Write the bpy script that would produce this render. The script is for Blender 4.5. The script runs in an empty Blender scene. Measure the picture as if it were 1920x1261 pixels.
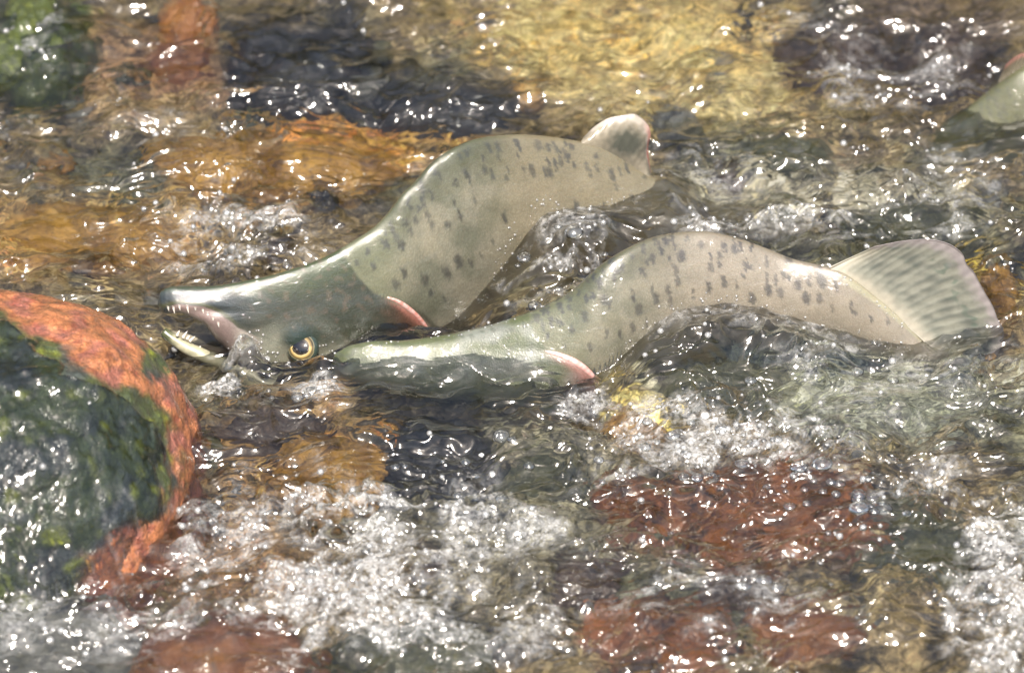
import bpy, math, random
import numpy as np
from mathutils import Vector, Matrix
from mathutils.bvhtree import BVHTree

sc = bpy.context.scene
COL = sc.collection
R = math.radians

# ------------------------------------------------------------------ camera
PITCH, DIST, MMPX = R(38), 4.0, 0.00044
LENS = 36 * DIST / (1920 * MMPX)
SP, CP = math.sin(PITCH), math.cos(PITCH)
CAM = np.array([0.0, -DIST * CP, DIST * SP])
cd = bpy.data.cameras.new('camera')
cam = bpy.data.objects.new('camera', cd); COL.objects.link(cam)
cam.location = CAM; cam.rotation_euler = (math.pi / 2 - PITCH, 0, 0)
cd.lens = LENS; cd.sensor_width = 36; cd.clip_end = 500; cd.clip_start = 0.1
cd.dof.use_dof = True; cd.dof.focus_distance = 3.96; cd.dof.aperture_fstop = 5.0
sc.camera = cam

# ------------------------------------------------------------------ sky, sun, exposure
SUN_EL, SUN_AZ = 62, 6           # azimuth measured from -Y (behind the camera) towards +X
sd = Vector((math.cos(R(SUN_EL)) * math.sin(R(SUN_AZ)), -math.cos(R(SUN_EL)) * math.cos(R(SUN_AZ)), math.sin(R(SUN_EL))))
w = bpy.data.worlds.new('World'); sc.world = w; w.use_nodes = True
wn = w.node_tree.nodes; wl = w.node_tree.links
bg = wn['Background']
sky = wn.new('ShaderNodeTexSky'); sky.sky_type = 'NISHITA'; sky.sun_disc = False
sky.sun_elevation = R(SUN_EL); sky.sun_rotation = math.atan2(sd.x, sd.y)
sky.air_density = 1.0; sky.dust_density = 3.5; sky.ozone_density = 1.0
wl.new(sky.outputs[0], bg.inputs[0]); bg.inputs[1].default_value = 0.105
sl = bpy.data.lights.new('sun', 'SUN'); sl.energy = 5.0; sl.angle = R(0.53); sl.color = (1, 0.93, 0.84)
so = bpy.data.objects.new('sun', sl); COL.objects.link(so)
so.rotation_euler = sd.to_track_quat('Z', 'Y').to_euler()
sc.view_settings.view_transform = 'Standard'; sc.view_settings.look = 'None'
sc.view_settings.exposure = 1.02; sc.view_settings.gamma = 1
sc.cycles.use_denoising = True
sc.cycles.max_bounces = 10; sc.cycles.transparent_max_bounces = 20
sc.cycles.caustics_refractive = True; sc.cycles.caustics_reflective = False
sc.cycles.sample_clamp_indirect = 4.0
sc.cycles.blur_glossy = 0.0

# ------------------------------------------------------------------ picture <-> place
def project(P):
    P = np.asarray(P, dtype=np.float64)
    d = P - CAM
    zc = d[..., 1] * CP - d[..., 2] * SP
    yc = d[..., 1] * SP + d[..., 2] * CP
    k = LENS / 36 * 1920
    return np.stack([960 + d[..., 0] / zc * k, 630.5 - yc / zc * k], -1)
def ray(px, py):
    k = LENS / 36 * 1920
    u = (px - 960) / k; v = (630.5 - py) / k
    return np.array([u, CP + v * SP, -SP + v * CP])
def at_z(px, py, z=0.0):
    d = ray(px, py); return CAM + d * ((z - CAM[2]) / d[2])
def at_y(px, py, y):
    d = ray(px, py); return CAM + d * ((y - CAM[1]) / d[1])

# ------------------------------------------------------------------ noise
_rs = np.random.RandomState(5)
PERM = np.concatenate([_rs.permutation(512)] * 3)
GA = _rs.rand(512) * 2 * np.pi
G2 = np.stack([np.cos(GA), np.sin(GA)], -1).astype(np.float32)
G3 = _rs.normal(size=(512, 3)); G3 = (G3 / np.linalg.norm(G3, axis=1)[:, None]).astype(np.float32)
def n2(x, y, seed=0):
    x = np.asarray(x, np.float32); y = np.asarray(y, np.float32)
    xi = np.floor(x).astype(np.int32); yi = np.floor(y).astype(np.int32)
    xf = x - xi; yf = y - yi
    u = xf * xf * xf * (xf * (xf * 6 - 15) + 10); v = yf * yf * yf * (yf * (yf * 6 - 15) + 10)
    def g(a, b):
        h = PERM[(PERM[(xi + a + seed * 17) & 511] + yi + b) & 511]
        return G2[h, 0] * (xf - a) + G2[h, 1] * (yf - b)
    a = g(0, 0); b = g(1, 0); c = g(0, 1); d = g(1, 1)
    return ((a + u * (b - a)) * (1 - v) + (c + u * (d - c)) * v) * 1.45
def n3(P, seed=0):
    P = np.asarray(P, np.float32)
    I = np.floor(P).astype(np.int32); F = P - I
    U = F * F * F * (F * (F * 6 - 15) + 10)
    out = 0
    for a in (0, 1):
        for b in (0, 1):
            for c in (0, 1):
                h = PERM[(PERM[(PERM[(I[:, 0] + a + seed * 13) & 511] + I[:, 1] + b) & 511] + I[:, 2] + c) & 511]
                g = G3[h]
                d = g[:, 0] * (F[:, 0] - a) + g[:, 1] * (F[:, 1] - b) + g[:, 2] * (F[:, 2] - c)
                wgt = (U[:, 0] if a else 1 - U[:, 0]) * (U[:, 1] if b else 1 - U[:, 1]) * (U[:, 2] if c else 1 - U[:, 2])
                out = out + d * wgt
    return out * 1.5
def worley(x, y, seed=0):
    x = np.asarray(x, np.float32); y = np.asarray(y, np.float32)
    xi = np.floor(x).astype(np.int32); yi = np.floor(y).astype(np.int32)
    best = np.full(x.shape, 9.0, np.float32); bid = np.zeros(x.shape, np.int32)
    rx = _rw[0]; ry = _rw[1]
    for a in (-1, 0, 1):
        for b in (-1, 0, 1):
            h = PERM[(PERM[(xi + a + seed * 17) & 511] + yi + b) & 511]
            d = (xi + a + rx[h] - x) ** 2 + (yi + b + ry[h] - y) ** 2
            m = d < best
            best = np.where(m, d, best); bid = np.where(m, h, bid)
    return np.sqrt(best), bid
_rw = np.random.RandomState(11).rand(2, 512).astype(np.float32)
def sstep(a, b, x):
    t = np.clip((x - a) / (b - a), 0, 1); return t * t * (3 - 2 * t)
def lerp(a, b, t): return a + (b - a) * t
def mixc(c, d, t):
    t = np.asarray(t)[..., None]; return c * (1 - t) + np.asarray(d) * t

# ------------------------------------------------------------------ objects
def tag(o, label=None, cat=None, group=None, kind=None):
    if label: o['label'] = label
    if cat: o['category'] = cat
    if group: o['group'] = group
    if kind: o['kind'] = kind
    return o
def mesh_obj(name, V, F, mat, parent=None, smooth=True, cols=None):
    me = bpy.data.meshes.new(name)
    V = np.asarray(V, np.float32)
    if isinstance(F, np.ndarray):
        nf, k = F.shape
        me.vertices.add(len(V)); me.vertices.foreach_set('co', V.ravel())
        me.loops.add(nf * k); me.loops.foreach_set('vertex_index', F.astype(np.int32).ravel())
        me.polygons.add(nf); me.polygons.foreach_set('loop_start', np.arange(0, nf * k, k, dtype=np.int32))
        me.polygons.foreach_set('loop_total', np.full(nf, k, np.int32))
        me.update(calc_edges=True)
    else:
        me.from_pydata([tuple(map(float, v)) for v in V], [], F)
    if smooth: me.polygons.foreach_set('use_smooth', np.ones(len(me.polygons), bool))
    for nm, c in (cols or {}).items():
        c = np.asarray(c, np.float32)
        if c.ndim == 1:
            a = me.attributes.new(nm, 'FLOAT', 'POINT'); a.data.foreach_set('value', c)
        else:
            a = me.color_attributes.new(nm, 'FLOAT_COLOR', 'POINT')
            a.data.foreach_set('color', np.concatenate([c, np.ones((len(c), 1), np.float32)], 1).ravel())
    me.materials.append(mat)
    o = bpy.data.objects.new(name, me); COL.objects.link(o)
    if parent: o.parent = parent; o.matrix_parent_inverse = parent.matrix_world.inverted()
    return o
def empty(name, loc):
    o = bpy.data.objects.new(name, None); COL.objects.link(o); o.location = loc; o.empty_display_size = .02
    o.matrix_world = Matrix.Translation(loc)
    return o
def grid_faces(nu, nv, wrap=False):
    i = np.arange(nu - 1)[:, None]; j = np.arange(nv if wrap else nv - 1)[None, :]
    j2 = (j + 1) % nv
    return np.stack([i * nv + j, (i + 1) * nv + j, (i + 1) * nv + j2, i * nv + j2], -1).reshape(-1, 4)

# ------------------------------------------------------------------ materials
class NT:
    def __init__(s, name):
        s.m = bpy.data.materials.new(name); s.m.use_nodes = True
        s.t = s.m.node_tree; s.t.nodes.clear()
        s.out = s.n('OutputMaterial')
    def n(s, ty, **kw):
        nd = s.t.nodes.new('ShaderNode' + ty)
        for k, v in kw.items(): setattr(nd, k, v)
        return nd
    def l(s, a, b): s.t.links.new(a, b)
    def set(s, nd, **kw):
        for k, v in kw.items():
            i = nd.inputs[k.replace('_', ' ')]
            if hasattr(v, 'is_output'): s.l(v, i)
            else: i.default_value = v
        return nd
    def noise(s, scale, detail=4, rough=.55, vec=None, dist=0):
        nd = s.n('TexNoise'); s.set(nd, Scale=scale, Detail=detail, Roughness=rough, Distortion=dist)
        if vec is not None: s.l(vec, nd.inputs['Vector'])
        return nd
    def math(s, op, a, b=0.0, clamp=False):
        nd = s.n('Math', operation=op); nd.use_clamp = clamp
        for k, v in enumerate((a, b)):
            if hasattr(v, 'is_output'): s.l(v, nd.inputs[k])
            else: nd.inputs[k].default_value = v
        return nd.outputs[0]
    def ramp(s, fac, pts):
        nd = s.n('ValToRGB'); e = nd.color_ramp.elements
        while len(e) < len(pts): e.new(.5)
        for k, (p, c) in enumerate(pts):
            e[k].position = p; e[k].color = (c, c, c, 1) if not hasattr(c, '__len__') else (*c, 1)
        s.l(fac, nd.inputs[0]); return nd.outputs[0]
    def mixc(s, fac, a, b, mode='MIX'):
        nd = s.n('Mix', data_type='RGBA', blend_type=mode)
        for k, v in ((0, fac), (6, a), (7, b)):
            if hasattr(v, 'is_output'): s.l(v, nd.inputs[k])
            else: nd.inputs[k].default_value = v if not hasattr(v, '__len__') or len(v) == 4 else (*v, 1)
        return nd.outputs[2]
    def bump(s, h, strength, dist, normal=None):
        nd = s.n('Bump'); s.l(h, nd.inputs['Height']); nd.inputs['Strength'].default_value = strength
        nd.inputs['Distance'].default_value = dist
        if normal is not None: s.l(normal, nd.inputs['Normal'])
        return nd.outputs[0]
    def objco(s): return s.n('TexCoord').outputs['Object']
    def geopos(s): return s.n('NewGeometry').outputs['Position']
    def mapv(s, vec, sc_, rot=(0, 0, 0)):
        nd = s.n('Mapping'); s.l(vec, nd.inputs[0]); nd.inputs['Scale'].default_value = sc_; nd.inputs['Rotation'].default_value = rot
        return nd.outputs[0]
    def princ(s, **kw):
        nd = s.n('BsdfPrincipled'); s.set(nd, **kw); s.l(nd.outputs[0], s.out.inputs[0]); return nd

def stone_mat(name, c1, c2, c3, scale=26, wet=.5, grit=.0012, attr=None):
    t = NT(name); co = t.geopos()
    a = t.noise(scale, 6, .6, co, .6).outputs[0]
    b = t.noise(scale * 4.3, 5, .65, co).outputs[0]
    c = t.noise(scale * 20, 3, .6, co).outputs[0]
    col = t.mixc(t.ramp(a, [(.36, 0.), (.62, 1.)]), c1, c2)
    col = t.mixc(t.ramp(b, [(.5, 0.), (.7, 1.)]), col, c3)
    col = t.mixc(.55, col, t.ramp(c, [(.3, .35), (.7, 1.)]), 'MULTIPLY')
    if attr:
        at = t.n('Attribute', attribute_name=attr).outputs['Color']
        col = t.mixc(1.0, col, at, 'MULTIPLY')
    nb = t.bump(b, .6, .004); nb = t.bump(c, .8, grit, nb)
    p = t.princ(Base_Color=col, Roughness=.55, Coat_Weight=wet, Coat_Roughness=.12, Coat_IOR=1.35)
    t.l(nb, p.inputs['Normal'])
    cb = t.bump(t.noise(90, 3, .5, t.mapv(co, (.6, 1, 1))).outputs[0], .35, .004)
    t.l(cb, p.inputs['Coat Normal'])
    return t.m

def water_mat():
    t = NT('rapids_water'); co = t.geopos()
    m1 = t.mapv(co, (.75, 1.15, 1), (0, 0, R(12)))
    a = t.noise(130, 3, .55, m1, .7).outputs[0]
    b = t.noise(420, 2, .5, co, .4).outputs[0]
    calm = t.n('Attribute', attribute_name='turb').outputs['Fac']
    nb = t.bump(a, .22, .0014)
    fr = t.n('Fresnel'); fr.inputs[0].default_value = 1.34; t.l(nb, fr.inputs['Normal'])
    tr = t.n('BsdfTransparent'); tr.inputs[0].default_value = (.96, .97, .95, 1)
    rf = t.n('BsdfRefraction'); t.set(rf, Roughness=0.0, IOR=1.33, Color=(.97, .98, .96, 1)); t.l(nb, rf.inputs['Normal'])
    mx = t.n('MixShader'); mx.inputs[0].default_value = .7; t.l(tr.outputs[0], mx.inputs[1]); t.l(rf.outputs[0], mx.inputs[2])
    gl = t.n('BsdfGlossy'); t.set(gl, Roughness=.1, Color=(1, 1, 1, 1)); t.l(nb, gl.inputs['Normal'])
    m2 = t.n('MixShader'); t.l(t.math('MULTIPLY', fr.outputs[0], 2.2, True), m2.inputs[0]); t.l(mx.outputs[0], m2.inputs[1]); t.l(gl.outputs[0], m2.inputs[2])
    fo = t.n('Attribute', attribute_name='foam').outputs['Fac']
    fn = t.noise(210, 4, .62, co, 1.0).outputs[0]
    fac = t.math('MULTIPLY', fo, t.ramp(fn, [(.36, .03), (.68, .75)]), True)
    df = t.n('BsdfDiffuse'); t.set(df, Color=(.8, .8, .78, 1)); t.l(nb, df.inputs['Normal'])
    ts = t.n('BsdfTranslucent'); t.set(ts, Color=(.75, .75, .73, 1))
    fm = t.n('MixShader'); fm.inputs[0].default_value = .3; t.l(df.outputs[0], fm.inputs[1]); t.l(ts.outputs[0], fm.inputs[2])
    fg = t.n('MixShader'); fg.inputs[0].default_value = .08; t.l(fm.outputs[0], fg.inputs[1]); t.l(gl.outputs[0], fg.inputs[2])
    m3 = t.n('MixShader'); t.l(fac, m3.inputs[0]); t.l(m2.outputs[0], m3.inputs[1]); t.l(fg.outputs[0], m3.inputs[2])
    t.l(m3.outputs[0], t.out.inputs[0])
    return t.m

def bubble_mat(name, white=0.0, tr_=(.95, .96, .96)):
    t = NT(name)
    fr = t.n('Fresnel'); fr.inputs[0].default_value = 1.38
    tr = t.n('BsdfTransparent'); tr.inputs[0].default_value = (*tr_, 1)
    gl = t.n('BsdfGlossy'); t.set(gl, Roughness=.13, Color=(1, 1, 1, 1))
    base = tr.outputs[0]
    if white:
        df = t.n('BsdfDiffuse'); t.set(df, Color=(.85, .85, .84, 1))
        m0 = t.n('MixShader'); m0.inputs[0].default_value = white; t.l(tr.outputs[0], m0.inputs[1]); t.l(df.outputs[0], m0.inputs[2]); base = m0.outputs[0]
    m = t.n('MixShader'); t.l(t.math('ADD', t.math('MULTIPLY', fr.outputs[0], 1.5), .05, True), m.inputs[0])
    t.l(base, m.inputs[1]); t.l(gl.outputs[0], m.inputs[2])
    t.l(m.outputs[0], t.out.inputs[0]); return t.m

def fish_mat(name):
    t = NT(name)
    at = t.n('Attribute', attribute_name='skin').outputs['Color']
    uv = t.n('UVMap').outputs[0]
    v = t.n('TexVoronoi'); t.set(v, Scale=1.0); t.l(t.mapv(uv, (430, 270, 1)), v.inputs['Vector'])
    sc_ = v.outputs['Distance']
    nz = t.noise(60, 4, .6, t.geopos()).outputs[0]
    col = t.mixc(.32, at, t.ramp(sc_, [(.1, 1.1), (.7, .4)]), 'MULTIPLY')
    gr = t.noise(900, 3, .7, t.geopos()).outputs[0]
    col = t.mixc(.5, col, t.ramp(gr, [(.3, .72), (.7, 1.22)]), 'MULTIPLY')
    col = t.mixc(.3, col, t.ramp(nz, [(.3, .5), (.7, 1.15)]), 'MULTIPLY')
    nb = t.bump(sc_, .25, .0006); nb = t.bump(nz, .25, .002, nb)
    p = t.princ(Base_Color=t.mixc(1.0, col, (.64, .64, .60, 1), 'MULTIPLY'), Roughness=.38, Coat_Weight=1.0, Coat_Roughness=.045, Coat_IOR=1.5, Subsurface_Weight=.05, Subsurface_Scale=.004)
    t.l(nb, p.inputs['Normal'])
    cb = t.bump(t.noise(75, 4, .6, t.mapv(t.geopos(), (.7, 1, 1.4)), .7).outputs[0], .5, .006)
    t.l(cb, p.inputs['Coat Normal'])
    return t.m
def plain(name, col, rough=.35, coat=.6, **kw):
    t = NT(name); n = t.noise(120, 4, .6, t.geopos()).outputs[0]
    c = t.mixc(.4, (*col, 1), t.ramp(n, [(.3, .55), (.7, 1.1)]), 'MULTIPLY')
    t.princ(Base_Color=c, Roughness=rough, Coat_Weight=coat, Coat_Roughness=.05, **kw); return t.m
def attr_mat(name, attr, rough=.4, coat=.6, alpha=None, trans=0.0):
    t = NT(name); at = t.n('Attribute', attribute_name=attr).outputs['Color']
    n = t.noise(160, 4, .6, t.geopos()).outputs[0]
    c = t.mixc(.35, at, t.ramp(n, [(.3, .55), (.7, 1.1)]), 'MULTIPLY')
    p = t.princ(Base_Color=c, Roughness=rough, Coat_Weight=coat, Coat_Roughness=.06)
    if trans:
        tl = t.n('BsdfTranslucent'); t.l(c, tl.inputs[0])
        m = t.n('MixShader'); m.inputs[0].default_value = trans; t.l(p.outputs[0], m.inputs[1]); t.l(tl.outputs[0], m.inputs[2])
        t.l(m.outputs[0], t.out.inputs[0])
    return t.m

M = dict(water=water_mat(), bubble=bubble_mat('bubble_film', .015), froth=bubble_mat('froth_film', .2), skin=fish_mat('salmon_skin'), eye=attr_mat('eye_shell', 'skin', .15, 1.0),
         pupil=plain('pupil_black', (.004, .004, .005), .08, 1.0), tooth=plain('tooth_ivory', (.75, .7, .62), .25, .8),
         fin=attr_mat('fin_skin', 'skin', .35, .9, trans=.45), jaw=attr_mat('jaw_skin', 'skin', .35, .8),
         gill=attr_mat('gill_flesh', 'skin', .3, .9))

# ------------------------------------------------------------------ fish
def interp(tab, x):
    tab = np.array(tab, float)
    # monotone cubic (pchip-like) interpolation
    xs, ys = tab[:, 0], tab[:, 1]
    h = np.diff(xs); d = np.diff(ys) / h
    m = np.zeros_like(xs); m[0] = d[0]; m[-1] = d[-1]
    for i in range(1, len(xs) - 1):
        m[i] = 0 if d[i - 1] * d[i] <= 0 and abs(d[i-1])+abs(d[i]) > 3 else (h[i] * d[i - 1] + h[i - 1] * d[i]) / (h[i] + h[i - 1])
    i = np.clip(np.searchsorted(xs, x) - 1, 0, len(xs) - 2)
    t = np.clip((x - xs[i]) / h[i], 0, 1)
    return ((2*t**3-3*t**2+1)*ys[i] + (t**3-2*t**2+t)*h[i]*m[i] + (-2*t**3+3*t**2)*ys[i+1] + (t**3-t**2)*h[i]*m[i+1])

class Fish:
    """lofted body: stations along the fish, a salmon-shaped ring at each"""
    def __init__(s, top, bot, wid, yc, n=440, nr=168, keel=.42):
        a, b = top[0][0], top[-1][0]
        q = np.linspace(0, 1, n)
        q = .5 * q + .5 * (q ** 1.6)           # denser at the snout
        PX = a + (b - a) * q
        TP, BP, W, Y = interp(top, PX), interp(bot, PX), interp(wid, PX) / 1000, interp(yc, PX)
        th = np.arange(nr) / nr * 2 * np.pi
        c, sn = np.cos(th), np.sin(th)
        g = 1 - keel * np.clip(c, 0, 1) ** 2.0 - .12 * np.clip(-c, 0, 1) ** 2
        yy = -np.sign(sn) * np.abs(sn) ** .92 * g
        V = np.zeros((n, nr, 3))
        hh = np.maximum((BP - TP) * MMPX / CP * .5, .001); zc = np.zeros(n); x = np.zeros(n)
        for i in range(n):
            p = at_y(PX[i], .5 * (TP[i] + BP[i]), Y[i]); x[i] = p[0]; zc[i] = p[2]
        for _ in range(8):
            V[:, :, 0] = x[:, None]; V[:, :, 1] = Y[:, None] + W[:, None] * yy[None]; V[:, :, 2] = zc[:, None] + hh[:, None] * c[None]
            P = project(V)
            tp, bp = P[:, :, 1].min(1), P[:, :, 1].max(1)
            zc += ((tp - TP) + (bp - BP)) * .5 * MMPX / CP
            hh = np.maximum(hh + ((BP - TP) - (bp - tp)) * .5 * MMPX / CP * .8, .001)
            x += (PX - P[:, :, 0].mean(1)) * MMPX
        s.V, s.n, s.nr, s.c, s.PX, s.Y = V, n, nr, np.broadcast_to(c, (n, nr)).copy(), PX, Y
        s.u = np.broadcast_to(q[:, None], (n, nr)).copy()
        s.side = np.broadcast_to(yy, (n, nr)).copy()
        s.design()
    def design(s):
        P = project(s.V)
        j = np.arange(s.nr); far = j > s.nr // 2
        jm = np.where(far, s.nr - j, j)
        s.D = P[:, jm, :]                      # near side's coordinates, mirrored on the far side
    def inflate(s, amount):                    # amount (n,nr) metres sideways
        s.V[:, :, 1] += amount * s.side
        s.V[:, :, 2] += amount * .4 * s.c
    def finish(s, parent, mat, skin):
        V = s.V.reshape(-1, 3)
        F = grid_faces(s.n, s.nr, True)
        caps = [V[:s.nr].mean(0), V[-s.nr:].mean(0)]
        V = np.concatenate([V, caps]); k = s.n * s.nr
        j = np.arange(s.nr); j2 = (j + 1) % s.nr
        F = np.concatenate([F, np.stack([j, j2, np.full(s.nr, k), np.full(s.nr, k)], -1)[:, [0, 1, 2, 2]],
                            np.stack([k - s.nr + j2, k - s.nr + j, np.full(s.nr, k + 1), np.full(s.nr, k + 1)], -1)])
        quads = F[:s.n * s.nr - s.nr]
        faces = quads.tolist() + [(int(b), int(a), k) for a, b in zip(j, j2)] + [(int(k - s.nr + a), int(k - s.nr + b), k + 1) for a, b in zip(j, j2)]
        sk = np.concatenate([skin.reshape(-1, 3), skin[0].mean(0)[None], skin[-1].mean(0)[None]])
        o = mesh_obj('body', V, faces, mat, parent, cols={'skin': sk})
        uvl = o.data.uv_layers.new(name='UVMap')
        li = np.zeros(len(o.data.loops), np.int32); o.data.loops.foreach_get('vertex_index', li)
        U = np.concatenate([s.u.ravel(), [0, 1]]); VV = np.concatenate([np.broadcast_to(np.minimum(np.arange(s.nr), s.nr - np.arange(s.nr)) / s.nr, (s.n, s.nr)).ravel(), [0, 0]])
        uvl.data.foreach_set('uv', np.stack([U[li], VV[li]], -1).astype(np.float32).ravel())
        s.bvh = BVHTree.FromPolygons([tuple(v) for v in V], [tuple(f) for f in faces])
        s.obj = o
        return o
    def hit(s, px, py):
        d = Vector(ray(px, py)).normalized()
        loc, nor, *_ = s.bvh.ray_cast(Vector(CAM), d)
        return (loc, nor)

def polyline(pts, n):
    pts = np.array(pts, float)
    d = np.concatenate([[0], np.cumsum(np.linalg.norm(np.diff(pts, axis=0), axis=1))]); t = np.linspace(0, d[-1], n)
    out = np.stack([interp(np.stack([d, pts[:, k]], 1), t) for k in range(pts.shape[1])], -1)
    return out
def seg_dist(PX, PY, a, b):
    ax, ay = a; bx, by = b
    dx, dy = bx - ax, by - ay
    t = np.clip(((PX - ax) * dx + (PY - ay) * dy) / (dx * dx + dy * dy + 1e-9), 0, 1)
    return np.hypot(PX - ax - t * dx, PY - ay - t * dy)
def tube(path, rad, nr=20, flat=1.0):
    path = np.array(path, float); n = len(path)
    tg = np.gradient(path, axis=0); tg /= np.linalg.norm(tg, axis=1)[:, None] + 1e-12
    up = np.array([0, 0, 1.0]); V = []
    for i in range(n):
        a = np.cross(tg[i], up); a /= np.linalg.norm(a) + 1e-9; b = np.cross(a, tg[i])
        for k in range(nr):
            q = 2 * math.pi * k / nr
            V.append(path[i] + rad[i] * (math.cos(q) * a * flat + math.sin(q) * b))
    F = grid_faces(n, nr, True).tolist()
    V += [path[0], path[-1]]; k = n * nr
    F += [[(j + 1) % nr, j, k] for j in range(nr)] + [[k - nr + j, k - nr + (j + 1) % nr, k + 1] for j in range(nr)]
    return np.array(V), F
def spots_mask(D, spots, rng):
    m = np.zeros(D.shape[:2])
    for (x, y, hl, hw, lean) in spots:
        sel = (np.abs(D[..., 0] - x) < hl + hw + 6) & (np.abs(D[..., 1] - y) < hl + hw + 6)
        if not sel.any(): continue
        px, py = D[..., 0][sel], D[..., 1][sel]
        k = rng.uniform(-2.5, 2.5, 2)
        d = np.minimum(seg_dist(px, py, (x - lean * hl, y - hl), (x + k[0], y + k[1])), seg_dist(px, py, (x + k[0], y + k[1]), (x + lean * hl, y + hl)))
        d = d + 4.2 * n2(px / 5.5, py / 5.5, int(x) % 50)
        m[sel] = np.maximum(m[sel], (1 - sstep(hw * .4, hw * 1.35, d)) * rng.uniform(.65, 1))
    return m

rng = np.random.RandomState(3)
# ---- fish one : gaping male with the hump
f1 = Fish(top=[(296,563),(300,550),(307,543),(318,538),(345,535),(393,536),(441,530),(502,518),(557,502),(611,482),(659,455),(709,421),(732,396),(755,365),(783,337),(807,309),(845,281),(887,262),(947,253),(999,253),(1044,258),(1086,265),(1121,271),(1156,288),(1191,311),(1222,330),(1240,339),(1300,372),(1400,405),(1500,430),(1580,445)],
          bot=[(296,572),(300,582),(307,587),(318,588),(338,587),(364,597),(387,612),(402,634),(417,648),(432,668),(460,696),(500,716),(567,742),(650,765),(730,760),(800,720),(870,650),(950,590),(1086,520),(1240,480),(1400,480),(1500,478),(1580,475)],
          wid=[(296,2),(302,6),(320,10),(400,16),(500,23),(567,27),(680,33),(800,36),(950,34),(1100,29),(1240,23),(1400,14),(1580,7)],
          yc=[(296,.0),(450,.005),(567,.02),(700,.05),(830,.09),(960,.13),(1100,.165),(1240,.185),(1580,.18)])
ARC1 = [(560, 690), (545, 705), (573, 752), (590, 782), (612, 805), (640, 814), (700, 806), (760, 780)]
def arc_x(arc, py):
    a = sorted(arc); return np.interp(py, [p[0] for p in a], [p[1] for p in a])
def head_mask(D, arc, soft=3.0):
    return 1 - sstep(-soft, soft, D[..., 0] - arc_x(arc, D[..., 1]))
D = f1.D
ARC1 = [(470, 640), (520, 672), (548, 700), (560, 728), (573, 757), (590, 782), (610, 803), (632, 813), (700, 806), (760, 780)]
hm = head_mask(D, ARC1, 4)
below = sstep(545, 575, D[..., 1])
f1.inflate(.0026 * hm * below * sstep(560, 720, D[..., 0]))
def gauss(D, x, y, sx, sy): return np.exp(-((D[..., 0] - x) / sx) ** 2 - ((D[..., 1] - y) / sy) ** 2)
f1.inflate(.0050 * gauss(D, 562, 634, 34, 26))                       # brow over the eye
f1.inflate(.0016 * (1 - sstep(.6, 1.15, np.hypot((D[..., 0] - 474) / 46, (D[..., 1] - 580) / 34))) * sstep(430, 480, D[..., 0]))   # nose lobe
f1.inflate(-.003 * gauss(D, 400, 585, 40, 9))
def fish_skin(f, head, seed, arc):
    D, c = f.D, f.c
    nz = n2(D[..., 0] / 70, D[..., 1] / 50, seed) ; nf = n2(D[..., 0] / 16, D[..., 1] / 12, seed + 1)
    S = np.zeros(D.shape[:2] + (3,)) + np.array([.30, .285, .225])
    S = mixc(S, [.215, .215, .165], sstep(-.1, .5, nz))
    S = mixc(S, [.36, .33, .25], sstep(.15, .5, -nz + .4 * nf) * .6)
    back = sstep(.62, .97, c + .06 * nf)
    S = mixc(S, [.10, .105, .06], back * .95)
    S = mixc(S, [.17, .175, .125], sstep(.1, .45, n2(D[..., 0] / 38, D[..., 1] / 90, seed + 5)) * .5)
    S = mixc(S, [.40, .37, .29], sstep(-.1, -.55, c))
    S = mixc(S, [.62, .60, .54], sstep(-.6, -.9, c))
    return S, nz, nf
S1, nz, nf = fish_skin(f1, hm, 3, ARC1)
px, py = D[..., 0], D[..., 1]
S1 = mixc(S1, [.33, .275, .185], sstep(880, 1000, px) * .7)
S1 = mixc(S1, [.19, .20, .125], (1 - sstep(690, 800, px)) * .8)
sp1 = [(430,640,8,0),(455,690,10,0),(325,680,12,0),(345,725,10,0),(270,770,12,0),(295,800,8,0),(105,850,6,0),(190,785,12,0),(605,640,26,0),(575,575,10,0),(695,560,16,0),(852,650,24,0),(645,420,14,0),(660,460,10,0),(1000,400,24,0),(1095,405,18,0),(1140,300,14,0),(1185,330,14,0),(1220,370,10,0),(1295,380,16,0),(1312,425,8,0),(1425,420,16,0),(1447,490,12,0),(1385,580,8,0),(1325,605,8,0),(1235,590,10,0),(790,790,12,0),(720,850,10,0),(670,900,16,0),(600,890,16,0),(540,950,14,0),(310,950,12,0),(265,1010,10,0),(420,990,14,0),(455,1060,10,0),(525,1090,12,0),(545,690,10,0),(375,670,8,0),(480,410,6,0),(400,500,6,0),(330,540,8,0),(745,400,12,0),(735,330,8,0),(785,430,12,0),(860,440,10,0),(1030,265,12,0),(1080,275,10,0),(1600,430,8,0),(920,320,8,0)]
sp1 = [(650 + a / 2.866, 180 + b / 2.866, max(2.5, l / 2.866), 2.8 + rng.rand() ** 2 * 6.0, .35) for a, b, l, _ in sp1]
sp1 += [(640,505,2,4,.3),(668,492,3,4,.3),(700,500,3,5,.3),(690,470,2,4,.3),(600,520,2,3,.3),(1290,420,6,4,.2),(1350,440,6,4,.2)]
sp1 += [(x, np.interp(x, [660,709,755,807,887,999,1121,1222],[455,421,365,309,262,253,271,330]) + rng.uniform(8, 70) , rng.uniform(2, 9), rng.uniform(2, 4.5), .3) for x in rng.uniform(690, 1200, 46)]
S1 = mixc(S1, [.055, .058, .06], spots_mask(D, sp1, rng) * .78)
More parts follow.
